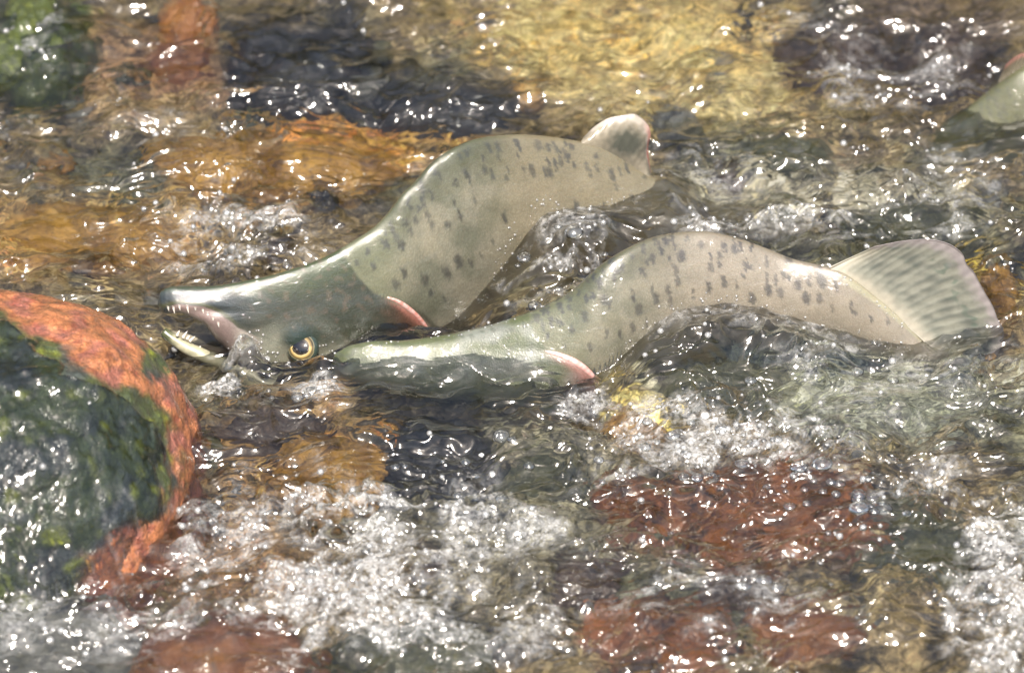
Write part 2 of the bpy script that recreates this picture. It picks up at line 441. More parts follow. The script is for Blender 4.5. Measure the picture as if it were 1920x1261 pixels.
# head
H = np.zeros_like(S1) + np.array([.058, .066, .050])
H = mixc(H, [.075, .095, .045], sstep(.6, .95, f1.c + .1 * nf))
H = mixc(H, [.13, .14, .12], sstep(-.1, .5, nz) * sstep(.7, .3, f1.c))
H = mixc(H, [.16, .12, .09], sstep(.2, .5, nf) * .5)
H = mixc(H, [.045, .06, .07], (1 - sstep(400, 530, px)) * sstep(530, 560, py))
H = mixc(H, [.45, .45, .37], np.clip(gauss(D, 512, 668, 50, 42) * 1.3 + gauss(D, 640, 668, 52, 24) * 1.2 + .25 * nf * (py > 630), 0, 1) * .85)
H = mixc(H, [.03, .05, .042], np.clip(gauss(D, 563, 631, 32, 18) * 1.7, 0, 1))
H = mixc(H, [.05, .055, .035], np.clip(gauss(D, 690, 620, 60, 22) * 1.3 * (nf > -.15), 0, .85))
gum = np.interp(px, [296,305,333,352,382,410,434,446,500], [578,578,569,571,575,589,603,614,640])
gm = sstep(-2, 3, py - gum) * (1 - sstep(455, 500, px)) * sstep(312, 325, px)
H = mixc(H, [.10, .105, .06], np.exp(-((py - gum + 4) / 5) ** 2) * (1 - sstep(430, 470, px)))
H = mixc(H, [.34, .255, .245], gm)
H = mixc(H, [.60, .56, .52], gm * sstep(425, 470, px + 10 * nf))
crease = np.exp(-((np.hypot((px - 478) / 40, (py - 578) / 32) - 1) / .06) ** 2) * sstep(480, 500, px)
H = mixc(H, [.05, .06, .05], crease * .35)
ad = px - arc_x(ARC1, py)
H = mixc(H, [.22, .08, .055], np.exp(-(ad / 45) ** 2) * sstep(560, 600, py) * .7)
H = mixc(H, [.50, .20, .16], np.exp(-((ad + 6) / 9) ** 2) * sstep(555, 580, py) * .9)
S1 = mixc(S1, [.05, .045, .03], np.exp(-((ad - 9) / 8) ** 2) * sstep(560, 590, py) * .8)  # shadow slit behind the gill cover, painted into the skin colour
S1 = S1 * (1 - hm[..., None]) + H * hm[..., None]
f1.V = f1.V
root1 = empty('salmon', f1.V[220, 84])
tag(root1, 'humped olive salmon with its toothy mouth gaping beside the red boulder', 'fish', 'salmon struggling up the rapids')
f1.finish(root1, M['skin'], S1)

# eye
def eye(f, px, py, rpx, parent, aim):
    loc, nor = f.hit(px, py)
    view = (Vector(CAM) - loc).normalized()
    r = rpx * MMPX
    ax = (nor * .35 + view * 1.0 + Vector(aim)).normalized()
    # eyeball : dome about the axis
    nu, nv = 40, 48
    Q = ax.to_track_quat('Z', 'Y').to_matrix()
    V, C = [], []
    for i in range(nu):
        a = math.pi * .62 * i / (nu - 1)
        for j in range(nv):
            b = 2 * math.pi * j / nv
            v = Q @ Vector((math.sin(a) * math.cos(b), math.sin(a) * math.sin(b), .72 * math.cos(a) - .30))
            V.append(np.array(loc) + r * np.array(v))
            k = math.degrees(a) + 2 * math.sin(b * 3) * .4
            if k < 31: c = (.02, .016, .01)
            elif k < 41: c = (.36, .25, .09) if k > 36 else (.48, .37, .18)
            elif k < 51: c = (.10, .08, .04)
            elif k < 54: c = (.25, .22, .13)
            else: c = (.035, .05, .04)
            if 29 < k < 50 and math.sin(b) > .2: c = tuple(x * .5 for x in c)
            C.append(c)
    o = mesh_obj('eye', V, grid_faces(nu, nv, True), M['eye'], parent, cols={'skin': np.array(C)})
    V = []
    for i in range(14):
        a = R(25) * i / 13
        for j in range(32):
            b = 2 * math.pi * j / 32
            v = Q @ Vector((math.sin(a) * math.cos(b) * 1.08, math.sin(a) * math.sin(b) * .88, .735 * math.cos(a) - .295))
            V.append(np.array(loc) + r * np.array(v))
    mesh_obj('pupil', V, grid_faces(14, 32, True), M['pupil'], o)
eye(f1, 566, 651, 31, root1, (-.05, 0, -.25))

# gill cover rim
def rim(f, pts, r0, parent, colr, n=50, lift=.001):
    P = polyline(pts, n); path, nn = [], []
    for k, (a, b) in enumerate(P):
        loc, nor = f.hit(a, b)
        if loc is None: continue
        path.append(np.array(loc + nor * lift))
    path = np.array(path)
    for _ in range(4): path[1:-1] = (path[:-2] + 2 * path[1:-1] + path[2:]) / 4
    t = np.linspace(0, 1, len(path)); rad = r0 * np.sin(np.pi * np.clip(t * .93 + .03, 0, 1)) ** .7 + .0006
    V, F = tube(path, rad, 18)
    tt = np.repeat(t, 18); tt = np.concatenate([tt, [0, 1]])
    zz = n2(np.arange(len(tt)) * .13, tt * 9, 4)
    C = mixc(np.zeros((len(tt), 3)) + np.array(colr), [.62, .5, .46], np.clip(.35 + zz, 0, .7) * (1 - tt * .5))
    return mesh_obj('gill_cover', V, F, M['gill'], parent, cols={'skin': C})
rim(f1, [(722,556),(745,564),(765,577),(782,592),(796,608),(806,624),(812,642)], .0017, root1, (.50, .20, .16))

# lower jaw : two arms joined at the chin
near = [(306,621),(320,632),(347,650),(375,664),(401,678),(425,692),(470,712),(520,732)]
yj = [-.001,-.004,-.008,-.011,-.013,-.014,-.016,-.018]
pa = np.array([at_y(a, b, y) for (a, b), y in zip(near, yj)])
pb = np.array([at_y(a, b, y) for (a, b), y in zip(near, yj)]); pb[:, 1] += np.array([.002,.008,.016,.024,.030,.034,.038,.042]); pb[:, 2] -= .004
def jaw_arm(p): 
    p = polyline(p, 60); t = np.linspace(0, 1, 60)
    return tube(p, (.0038 + .0036 * np.sin(np.clip(t * 1.2, 0, 1) * math.pi * .5)), 22), p
(V1, F1), pa_s = jaw_arm(pa); (V2, F2), pb_s = jaw_arm(pb)
k = len(V1)
Vf = np.concatenate([np.stack([pa_s[i] * (1 - q) + pb_s[i] * q - np.array([0, 0, .003 + .004 * math.sin(q * math.pi)]) for q in np.linspace(0, 1, 9)]) for i in range(60)])
Ff = (grid_faces(60, 9) + k + len(V2)).tolist()
Vj = np.concatenate([V1, V2, Vf]); Fj = F1 + [[i + k for i in f] for f in F2] + Ff
Pj = project(Vj)
nj = n2(Pj[:, 0] / 9, Pj[:, 1] / 9, 8)
Cj = mixc(np.zeros((len(Vj), 3)) + np.array([.34, .32, .22]), [.07, .08, .04], np.clip((1 - sstep(312, 336, Pj[:, 0])) + .25 * (nj > .1), 0, 1))
Cj = mixc(Cj, [.13, .10, .09], np.concatenate([np.zeros(k), np.ones(len(V2)) * .5, np.ones(len(Vf)) * .85]))
jaw = mesh_obj('lower_jaw', Vj, Fj, M['jaw'], root1, cols={'skin': Cj})

def tooth(p, d, L, r, parent):
    d = np.array(d, float); d /= np.linalg.norm(d)
    t = np.linspace(0, 1, 7); bend = np.array([.25, 0, 0])
    path = [np.array(p) + d * L * (q - .18) + bend * L * q * q * .4 for q in t]
    V, F = tube(path, r * (1 - t ** 1.6) + .00012, 10)
    mesh_obj('tooth', V, F, M['tooth'], parent)
for (a, b, L) in [(315,575,9),(325,576,13),(336,573,10),(351,574,14),(380,580,9),(389,587,10),(409,605,9),(399,596,6),(366,577,6)]:
    loc, nor = f1.hit(a, b)
    if loc is None: continue
    tooth(loc, Vector((.05, -.25, -1)), L * MMPX * 1.15, .0010, f1.obj)
for (a, b, L, sx) in [(333,619,12,.35),(345,622,15,.5),(358,630,13,.75),(352,626,8,.5),(374,645,6,.4),(388,653,5,.4)]:
    p = at_y(a, b + 7, -.0085)
    tooth(p, (sx, -.05, 1), L * MMPX * 1.1, .0011, jaw)

def fin_sheet(base, outer, yfun, nb, nrays, thick, colf, parent, name, wav=.0012, bulge=0):
    """a fin: rays fan out from the base line to the outer edge; a closed sheet with real thickness"""
    nt, nr = 260, 60
    B, O = polyline(base, nt), polyline(outer, nt)
    V = np.zeros((2, nt, nr, 3)); T = np.zeros((nt, nr)); Rr = np.zeros((nt, nr))
    for i in range(nt):
        for j in range(nr):
            r_ = j / (nr - 1); t_ = i / (nt - 1)
            q = B[i] * (1 - r_) + O[i] * r_
            y = yfun(t_, r_)
            wv = wav * math.sin(t_ * nrays * 2 * math.pi + 1.2 * math.sin(r_ * 5)) * r_ ** .4 + bulge * math.sin(r_ * 3.1 + t_ * 6)
            th = thick * (1 - .75 * r_)
            for k, sg in enumerate((-1, 1)):
                V[k, i, j] = at_y(q[0], q[1], y + wv) + np.array([0, sg * th * .5, 0])
            T[i, j] = t_; Rr[i, j] = r_
    P = project(V[0])
    C = colf(P[..., 0], P[..., 1], T, Rr)
    N = nt * nr
    F0 = grid_faces(nt, nr); F = F0.tolist() + (F0[:, ::-1] + N).tolist()
    ring = [i * nr for i in range(nt)] + [(nt - 1) * nr + j for j in range(1, nr)] + [i * nr + nr - 1 for i in range(nt - 2, -1, -1)] + [j for j in range(nr - 2, 0, -1)]
    for a, b in zip(ring, ring[1:] + ring[:1]): F.append([a, b, b + N, a + N])
    return mesh_obj(name, V.reshape(-1, 3), F, M['fin'], parent, cols={'skin': np.concatenate([C.reshape(-1, 3)] * 2)})
yd = lambda pxx: float(interp([(296,.0),(450,.005),(567,.02),(700,.05),(830,.09),(960,.13),(1100,.165),(1240,.185),(1580,.18)], np.array([pxx]))[0])
def col_dorsal(px, py, T, Rr):
    n = n2(px / 10, py / 10, 21)
    C = np.zeros(px.shape + (3,)) + np.array([.42, .37, .28])
    C = mixc(C, [.10, .11, .09], np.clip(np.exp(-((px - 1175) / 34) ** 2 - ((py - 268) / 26) ** 2) * 1.3 + .25 * n, 0, .9))
    C = mixc(C, [.66, .60, .52], sstep(.72, .95, Rr + .1 * n))
    return mixc(C, [.72, .30, .24], sstep(.8, .97, Rr + .06 * n) * sstep(.5, .72, T))
fin_sheet([(1088,270),(1121,276),(1156,292),(1191,315),(1224,336)], [(1094,258),(1112,240),(1140,222),(1168,216),(1190,214),(1206,224),(1218,240),(1220,250),(1215,275),(1217,300),(1222,334)],
          lambda t, r: yd(1090 + 130 * t) + .012 * r * r, 150, 13, .0026, col_dorsal, root1, 'dorsal_fin', wav=.00015)

# ---- fish two : in front, head under the water film, tail out to the right
Y2 = [(618,-.035),(850,-.03),(1000,-.025),(1130,-.012),(1272,.022),(1431,.03),(1600,.015),(1790,.0)]
f2 = Fish(top=[(618,690),(624,672),(640,656),(680,642),(760,637),(850,624),(900,613),(953,598),(1022,571),(1075,541),(1112,506),(1166,469),(1219,445),(1272,435),(1325,434),(1367,442),(1431,464),(1484,485),(1543,499),(1575,510),(1644,560),(1697,604),(1750,651),(1790,672)],
          bot=[(618,698),(624,712),(640,724),(700,752),(800,778),(900,792),(1000,796),(1080,786),(1130,766),(1200,720),(1290,672),(1400,655),(1500,655),(1600,670),(1700,690),(1790,700)],
          wid=[(618,3),(640,11),(700,20),(760,25),(900,31),(1050,36),(1200,34),(1400,28),(1550,20),(1700,12),(1790,7)],
          yc=Y2)
D = f2.D; px, py = D[..., 0], D[..., 1]
ARC2 = [(560, 985), (620, 1000), (655, 1025), (668, 1050), (680, 1078), (695, 1100), (712, 1118), (735, 1122), (800, 1100)]
hm2 = head_mask(D, ARC2, 4)
f2.inflate(.0028 * hm2 * sstep(650, 680, py) * sstep(800, 1000, px))
S2, nz, nf = fish_skin(f2, hm2, 9, ARC2)
S2 = mixc(S2, [.37, .315, .26], sstep(1120, 1350, px) * .75)
S2 = mixc(S2, [.20, .21, .125], (1 - sstep(1000, 1150, px)) * .7)
sp2 = [(480,190,14),(462,165,8),(400,225,12),(378,232,10),(320,268,7),(315,298,7),(280,325,8),(240,320,6),(210,340,6),(200,368,7),(175,385,7),(120,370,7),(380,300,12),(440,305,8),(460,322,12),(370,365,12),(535,270,10),(542,300,12),(608,270,14),(622,300,12),(665,270,12),(672,310,14),(690,200,12),(712,150,10),(752,285,18),(805,260,20),(860,240,14),(900,125,12),(906,255,12),(960,300,10),(1012,228,20),(1018,270,12),(1072,218,12),(1092,228,12),(1060,280,12),(1110,210,12),(1122,250,12),(1162,235,18),(1206,238,22),(1200,205,10),(1258,255,16),(1275,230,8),(1312,330,18),(1325,350,8),(540,405,14),(495,430,16),(445,425,14),(588,390,14),(390,470,10),(325,410,7),(285,388,7),(240,430,7),(300,470,5),(535,150,10),(632,110,10),(655,98,8),(670,160,10),(815,190,10),(780,110,8),(860,110,8),(1380,370,10),(1440,380,10),(1245,335,10),(960,190,8),(930,220,8),(1150,300,10),(1200,300,10),(1090,160,8),(700,240,9),(580,210,9),(560,340,10)]
sp2 = [(900 + a / 1.882, 400 + b / 1.882, max(2.0, l / 1.882 * .8), 2.8 + rng.rand() ** 2 * 6.0, .15) for a, b, l in sp2]
sp2 += [(x, np.interp(x, [950,1022,1112,1219,1325,1431,1543],[598,571,506,445,434,464,499]) + rng.uniform(5, 60), rng.uniform(2, 8), rng.uniform(2, 4.5), .15) for x in rng.uniform(960, 1540, 50)]
S2 = mixc(S2, [.055, .055, .06], spots_mask(D, sp2, rng) * .78)
S2 = mixc(S2, [.45, .43, .30], sstep(14, 4, np.abs(py - np.interp(px, [1560,1644,1697,1750,1790],[506,562,606,652,674]))) * sstep(1555, 1600, px) * .7)
H = np.zeros_like(S2) + np.array([.15, .165, .11])
H = mixc(H, [.12, .14, .06], sstep(.5, .9, f2.c)); H = mixc(H, [.24, .255, .22], sstep(0, .5, nz))
H = mixc(H, [.09, .10, .07], sstep(.15, .4, nf) * .5)
H = mixc(H, [.42, .42, .36], sstep(-.2, -.7, f2.c)); H = mixc(H, [.30, .17, .17], sstep(1040, 1100, px) * sstep(680, 700, py) * .7)
ad = px - arc_x(ARC2, py)
S2 = mixc(S2, [.05, .05, .035], np.exp(-((ad - 8) / 8) ** 2) * sstep(660, 690, py) * .7)  # painted shade just behind this gill rim, dark line in the skin
H = mixc(H, [.40, .19, .17], np.exp(-((ad + 8) / 14) ** 2) * sstep(655, 680, py) * .8)
S2 = S2 * (1 - hm2[..., None]) + H * hm2[..., None]
root2 = empty('salmon', f2.V[220, 84])
tag(root2, 'spotted salmon arching in front with its broad tail fin out of the water', 'fish', 'salmon struggling up the rapids')
f2.finish(root2, M['skin'], S2)
rim(f2, [(1022,658),(1045,664),(1068,673),(1088,684),(1104,697),(1117,711),(1124,728)], .0024, root2, (.55, .26, .23))
def col_tail(px, py, T, Rr):
    n = n2(px / 18, py / 12, 31); nn = n2(px / 34, py / 7, 33)
    st = .5 + .5 * np.sin(T * 21 * 2 * np.pi + 1.2 * np.sin(Rr * 5) + np.pi)
    C = np.zeros(px.shape + (3,)) + np.array([.40, .40, .33])
    C = mixc(C, [.13, .15, .135], np.clip(st ** 2 * .34 + .6 * n2(px / 36, py / 14, 37) + .12, 0, .75) * sstep(.03, .3, Rr) * (1 - .5 * sstep(.7, 1, Rr)))
    C = mixc(C, [.10, .17, .13], sstep(.1, .5, n) * sstep(.5, .8, Rr) * .6)
    C = mixc(C, [.55, .52, .42], sstep(.14, .03, T) * .9)
    C = mixc(C, [.58, .54, .44], sstep(.22, .04, Rr + .05 * n))
    return mixc(C, [.52, .46, .46], sstep(.80, .97, Rr + .10 * n) * .85)
fin_sheet([(1556,502),(1600,526),(1644,562),(1697,606),(1750,652),(1792,676)],
          [(1640,462),(1700,451),(1752,450),(1788,462),(1806,478),(1812,494),(1826,510),(1838,532),(1848,550),(1862,574),(1872,600),(1882,620),(1878,645),(1866,668),(1830,680)],
          lambda t, r: interp(Y2, np.array([1560 + 230 * t]))[0] + .0015 + .010 * r - .01 * r * r, 150, 21, .0030, col_tail, root2, 'tail_fin', wav=.00014, bulge=.003)

# ---- fish three : a back breaking the surface at the far right
Y3 = [(1740,.34),(1800,.36),(1900,.39),(2060,.42),(2300,.42)]
f3 = Fish(top=[(1740,284),(1755,254),(1790,220),(1830,184),(1870,152),(1900,130),(1960,106),(2040,98),(2140,140),(2240,190),(2330,215)],
          bot=[(1740,290),(1755,318),(1790,340),(1830,360),(1900,370),(2040,340),(2140,310),(2240,290),(2330,262)],
          wid=[(1740,4),(1790,18),(1860,29),(1950,33),(2060,30),(2200,18),(2330,7)], yc=[(1740,.31),(1800,.32),(1900,.33),(2060,.35),(2330,.35)], n=260, nr=120)
S3, nz, nf = fish_skin(f3, None, 15, None)
S3 = mixc(S3, [.15, .15, .075], .9 * np.ones(nz.shape))
sp3 = [(1835 + 18 * k + rng.uniform(-6, 6), 200 + 28 * j - 18 * k * (k < 4) + rng.uniform(-8, 8), 7, 4.5, .4) for k in range(8) for j in range(5)]
S3 = mixc(S3, [.10, .10, .08], spots_mask(f3.D, sp3, rng) * .5)
root3 = empty('salmon', f3.V[130, 60])
tag(root3, 'blurred olive salmon back breaking the water far behind the others', 'fish', 'salmon struggling up the rapids')
f3.finish(root3, M['skin'], S3)
def col_d3(px, py, T, Rr):
    C = np.zeros(px.shape + (3,)) + np.array([.24, .21, .15]); return mixc(C, [.50, .28, .23], sstep(.6, .95, Rr))
fin_sheet([(1872,154),(1900,134),(1960,110)], [(1886,122),(1905,106),(1935,96),(1960,94)], lambda t, r: .33 + .01 * t + .004 * r, 150, 9, .003, col_d3, root3, 'dorsal_fin')

# ------------------------------------------------------------------ stream bed
def axis(a, b, step, far, n=26):
    core = np.arange(a, b + step, step)
    g = np.geomspace(step * 4, far, n)
    return np.concatenate([a - g[::-1], core, core[-1] + g])
def fall(X, Y):                                # 1 inside the filmed reach, 0 far outside
    return sstep(1.6, .75, np.hypot(X / 1.0, Y / 1.1))
bx, by = axis(-.62, .62, .004, 60), axis(-.62, .75, .004, 60)
BX, BY = np.meshgrid(bx, by, indexing='ij')
def bed_height(X, Y):
    h = -.062 + .018 * n2(X / .22, Y / .2, 1) + .009 * n2(X / .07, Y / .06, 2)
    d, _ = worley(X / .045 + .3 * n2(X / .05, Y / .05, 4), Y / .04, 3)
    h = h + .012 * np.clip(.75 - d, 0, 1)
    d, _ = worley(X / .016, Y / .014, 6)
    h = h + .004 * np.clip(.7 - d, 0, 1)
    h = h + .25 * sstep(1.5, 5, np.abs(Y)) * (1 + .3 * n2(X / 2, Y / 2, 7)) + 1.2 * sstep(3, 9, np.abs(Y))
    return h
BZ = bed_height(BX, BY)
BC = np.zeros(BX.shape + (3,)) + np.array([.17, .125, .06])
nb1, nb2 = n2(BX / .13, BY / .11, 31), n2(BX / .035, BY / .03, 32)
BC = mixc(BC, [.10, .095, .055], sstep(-.1, .4, nb1)); BC = mixc(BC, [.018, .016, .012], sstep(.05, .45, nb2) * .85)
def spot(px, py, rx, ry, z=-.06):
    p = at_z(px, py, z); return p[0], p[1], rx * MMPX, ry * MMPX / SP
def blob(X, Y, px, py, rx, ry, z=-.06, nz=.35, seed=40):
    x, y, a, b = spot(px, py, rx, ry, z)
    d = np.hypot((X - x) / a, (Y - y) / b) + nz * n2(X / .05, Y / .05, seed) + .5 * nz * n2(X / .02, Y / .02, seed + 1)
    return sstep(1.15, .6, d)
for (a, b, rx, ry, c, k) in [(1180,90,420,140,(.42,.31,.115),.95),(1330,210,330,100,(.36,.28,.12),.85),(250,150,230,110,(.30,.17,.08),.8),(620,320,320,70,(.42,.22,.05),.95),
                             (200,470,260,90,(.36,.22,.07),.9),(560,130,200,110,(.008,.008,.007),.95),(820,210,260,60,(.012,.012,.010),.9),(1700,80,260,110,(.07,.045,.028),.8),
                             (520,850,170,110,(.26,.15,.05),.9),(800,850,180,110,(.014,.013,.010),.9),(640,880,120,50,(.42,.21,.04),.8),(1190,800,70,45,(.52,.42,.13),.9),(1350,690,260,90,(.33,.33,.22),.85),
                             (1650,740,260,110,(.30,.31,.23),.85),(1750,420,160,90,(.20,.19,.12),.7),(960,1000,260,160,(.14,.13,.09),.7),(450,1060,170,120,(.24,.13,.05),.6),(1000,470,110,120,(.24,.21,.11),.7),(1500,400,260,60,(.34,.31,.22),.8),
                             (60,120,120,120,(.09,.13,.02),.95),(1860,540,60,60,(.5,.33,.04),.9)]:
    BC = mixc(BC, c, blob(BX, BY, a, b, rx, ry) * k)
t = NT('stream_gravel'); co = t.geopos()
at = t.n('Attribute', attribute_name='tone').outputs['Color']
v = t.n('TexVoronoi'); t.set(v, Scale=55.0); t.l(t.mapv(co, (1, 1.1, 1)), v.inputs['Vector'])
v2 = t.n('TexVoronoi'); t.set(v2, Scale=160.0); t.l(co, v2.inputs['Vector'])
nz_ = t.noise(58, 6, .62, co, 1.2).outputs[0]
col = t.mixc(.85, at, t.ramp(nz_, [(.32, .02), (.48, .7), (.68, 3.0)]), 'MULTIPLY')
vb = t.n('RGBToBW'); t.l(v.outputs['Color'], vb.inputs[0])
col = t.mixc(.45, col, t.ramp(vb.outputs[0], [(.15, .0), (.85, 1.0)]), 'OVERLAY')
col = t.mixc(.5, col, t.ramp(v2.outputs['Distance'], [(.0, 1.5), (.7, .5)]), 'MULTIPLY')
p = t.princ(Base_Color=col, Roughness=.7)
t.l(t.bump(v2.outputs['Distance'], .6, -.004, t.bump(nz_, .7, .006)), p.inputs['Normal'])
bed = mesh_obj('streambed_ground', np.stack([BX, BY, BZ], -1).reshape(-1, 3), grid_faces(len(bx), len(by)), t.m, cols={'tone': np.clip(BC.reshape(-1, 3) * 1.5, 0, .85)})
tag(bed, kind='structure')

# ------------------------------------------------------------------ stones
def ico(sub):
    import bmesh
    bm = bmesh.new(); bmesh.ops.create_icosphere(bm, subdivisions=sub, radius=1)
    V = np.array([v.co[:] for v in bm.verts]); F = [[v.index for v in f.verts] for f in bm.faces]; bm.free()
    return V, F
ICO = {k: ico(k) for k in (1, 2, 3, 4, 5, 6, 7)}
def stone_verts(c, r, seed, sub=6, rough=.22, ang=.35, tilt=0, yaw=0):
    V, F = ICO[sub]
    d = 1 + rough * n3(V * 1.1 + 7.3 * seed, seed) + rough * .45 * n3(V * 2.6 + seed, seed + 1) + rough * .2 * n3(V * 6 + seed, seed + 2) + rough * .08 * n3(V * 15, seed + 3)
    P = V * d[:, None]
    P = P / (np.abs(P) ** (2 + 1.5 * ang)).sum(1)[:, None] ** (ang / 3.2)
    P = P * np.array(r)
    Mx = np.array((Matrix.Rotation(yaw, 3, 'Z') @ Matrix.Rotation(tilt, 3, 'Y')))
    return P @ Mx.T + np.array(c), F
MS = dict(
    red=stone_mat('red_stone', (.44, .145, .03), (.05, .026, .016), (.22, .13, .07), 40),
    rust=stone_mat('rust_stone', (.34, .14, .04), (.20, .075, .035), (.14, .10, .075), 24),
    dark=stone_mat('dark_stone', (.012, .012, .012), (.03, .027, .022), (.006, .006, .006), 22),
    gold=stone_mat('golden_stone', (.62, .34, .06), (.30, .15, .028), (.08, .05, .02), 30),
    orange=stone_mat('orange_stone', (.62, .26, .05), (.38, .14, .035), (.22, .10, .05), 30),
    grey=stone_mat('grey_stone', (.20, .20, .17), (.13, .13, .11), (.28, .27, .23), 26),
    brown=stone_mat('brown_stone', (.085, .05, .028), (.03, .022, .015), (.15, .10, .06), 26),
    moss=stone_mat('mossy_stone', (.055, .075, .012), (.03, .04, .012), (.11, .13, .02), 36),
    olive=stone_mat('olive_stone', (.11, .11, .05), (.04, .042, .022), (.19, .18, .09), 26))
def stone(px, py, rx, ry, rz, top, mat, seed, label, grp='stones under the running water', yaw=0, sub=6, rough=.34):
    """rx, ry in picture pixels of plan size, rz its half height and top the height of its crown, metres"""
    top = top - .008; c = at_z(px, py, top - rz * .5); c[2] = top - rz
    V, F = stone_verts(c, (rx * MMPX, ry * MMPX / SP, rz), seed, sub, rough, yaw=R(yaw))
    o = mesh_obj('river_stone', V, F, MS[mat])
    return tag(o, label, 'stone', grp)
stone(1420, 975, 250, 80, .035, -.024, 'red', 3, 'broad rusty red slab seen through bubbles at the lower right', rough=.5)
stone(1230, 1215, 170, 70, .035, -.032, 'red', 5, 'dark red slab under streaky water at the bottom edge', rough=.5)
stone(1170, 930, 60, 30, .022, -.016, 'red', 71, 'small rusty stone at the left end of the broad red slab')
stone(1590, 1010, 70, 30, .022, -.016, 'red', 72, 'small rusty stone at the right end of the broad red slab')
stone(1390, 1120, 80, 35, .022, -.02, 'brown', 73, 'brown stone between the two red slabs')
stone(1090, 1090, 70, 35, .022, -.018, 'brown', 74, 'brown stone above the left end of the dark red slab')
stone(1500, 1190, 100, 45, .03, -.018, 'rust', 75, 'rusty brown stone right of the dark red slab')
stone(430, 1240, 170, 70, .045, .0, 'rust', 8, 'rust orange stone under blurred water at the bottom left edge', rough=.3)
stone(90, 1220, 200, 80, .045, -.006, 'grey', 9, 'grey stone under water in the bottom left corner', rough=.3)
stone(560, 150, 170, 85, .06, .0, 'dark', 12, 'large nearly black stone under the water behind the first hump', rough=.45)
stone(800, 215, 170, 45, .04, -.008, 'dark', 15, 'flat black stone just behind the humped back')
stone(355, 45, 60, 45, .03, -.01, 'orange', 17, 'bright orange stone near the top edge')
stone(330, 130, 70, 40, .025, -.016, 'rust', 19, 'orange brown stone in front of the bright orange one')
stone(610, 330, 150, 55, .035, -.012, 'gold', 22, 'golden brown stone under the water behind the first fish back')
stone(430, 310, 120, 45, .03, -.016, 'gold', 23, 'amber stone left of the golden brown one')
stone(170, 455, 170, 55, .03, -.02, 'gold', 26, 'long ochre stone under clear ripples above the red boulder')
stone(60, 90, 120, 110, .07, .025, 'moss', 29, 'green mossy stone in the top left corner')
stone(620, 880, 110, 40, .032, -.012, 'gold', 31, 'orange veined stone under the water below the front fish head')
stone(820, 870, 120, 55, .035, -.012, 'dark', 33, 'dark round stone under bubbles below the front fish gills')
stone(520, 810, 120, 40, .025, -.022, 'brown', 34, 'brown stone beside the foot of the red boulder')
stone(1190, 805, 55, 30, .022, -.012, 'gold', 36, 'small yellow stone under the foam below the front fish belly')
stone(1870, 545, 40, 45, .03, -.006, 'gold', 38, 'yellow brown stone just past the tail fin')
stone(1270, 240, 55, 35, .03, -.006, 'grey', 41, 'pale grey stone behind the dorsal fin')
stone(1560, 105, 130, 55, .04, -.012, 'brown', 43, 'brown stone under glints at the top right')
stone(1760, 120, 120, 70, .05, -.004, 'brown', 44, 'dark brown stone left of the blurred third fish')
stone(1700, 430, 150, 40, .035, -.012, 'olive', 47, 'olive stone behind the tail fin')
stone(1340, 720, 130, 50, .03, -.024, 'olive', 48, 'olive stone under the water below the front fish belly')
stone(1010, 900, 90, 45, .03, -.018, 'olive', 50, 'greenish stone left of the broad red slab')
stone(1700, 1030, 130, 60, .03, -.022, 'olive', 52, 'grey green stone right of the broad red slab')
stone(760, 1235, 150, 45, .035, -.006, 'olive', 53, 'moss grey stone in front of the white foam at the bottom edge')
stone(1460, 300, 110, 40, .03, -.02, 'olive', 55, 'yellowish stone under ripples right of the dorsal fin')

rp = np.random.RandomState(77); protos = {}
for k in range(150):
    x, y = rp.uniform(-.46, .46), rp.uniform(-.42, .55)
    mk = ['dark', 'brown', 'grey', 'olive', 'gold', 'olive', 'dark', 'brown'][rp.randint(8)]
    key = (mk, rp.randint(3))
    if key not in protos:
        Vp, Fp = stone_verts((0, 0, 0), (1, .8, .5), 90 + len(protos), 4, .3)
        o = protos[key] = mesh_obj('pebble', Vp, Fp, MS[mk])
    else:
        o = protos[key].copy(); COL.objects.link(o)
    q = rp.uniform(.007, .017)
    o.location = (x, y, float(bed_height(np.array([x]), np.array([y]))[0]) + q * .25 + .006); o.scale = (q, q, q); o.rotation_euler = (0, 0, rp.uniform(0, 6.3))
    tag(o, 'small rounded pebble lying on the gravel of the stream bed', 'pebble', 'pebbles on the stream bed')

# ---- the mossy red boulder
bc = np.array([at_z(-60, 800, .03)[0], -.17, -.06])
V, F = stone_verts(bc, (.185, .160, .180), 61, 7, .13, .75, tilt=R(-5), yaw=R(-6))
P = project(V)
print('boulder outline', [(int(q), int(P[np.abs(P[:, 0] - q) < 8][:, 1].min())) for q in (0, 60, 120, 200, 260, 300, 340, 370, 385) if (np.abs(P[:, 0] - q) < 8).any()], int(P[:, 0].max()))
V += (.007 * n3(V * 17, 2) + .0045 * n3(V * 42, 3) + .0018 * n3(V * 130, 4) + .0007 * n3(V * 330, 6))[:, None] * np.array([.6, -.5, .8])
nm = n3(V * 45, 9); nm2 = n3(V * 140, 5)
edge = np.interp(P[:, 1], [540, 600, 640, 700, 730, 760, 800, 900, 960, 1000, 1040], [-40, 20, 110, 150, 240, 300, 325, 335, 310, 220, 160])
mossy = sstep(22, -22, P[:, 0] - edge + 34 * nm + 18 * nm2)
mossy = np.maximum(mossy, sstep(1.2, .7, np.hypot((P[:, 0] - 290) / 30, (P[:, 1] - 680) / 40) + .5 * nm2))
BCOL = np.zeros((len(V), 3)) + np.array([.45, .165, .065])
BCOL = mixc(BCOL, [.34, .12, .08], sstep(.0, .35, nm)); BCOL = mixc(BCOL, [.24, .05, .025], sstep(.2, .5, nm2) * .7)
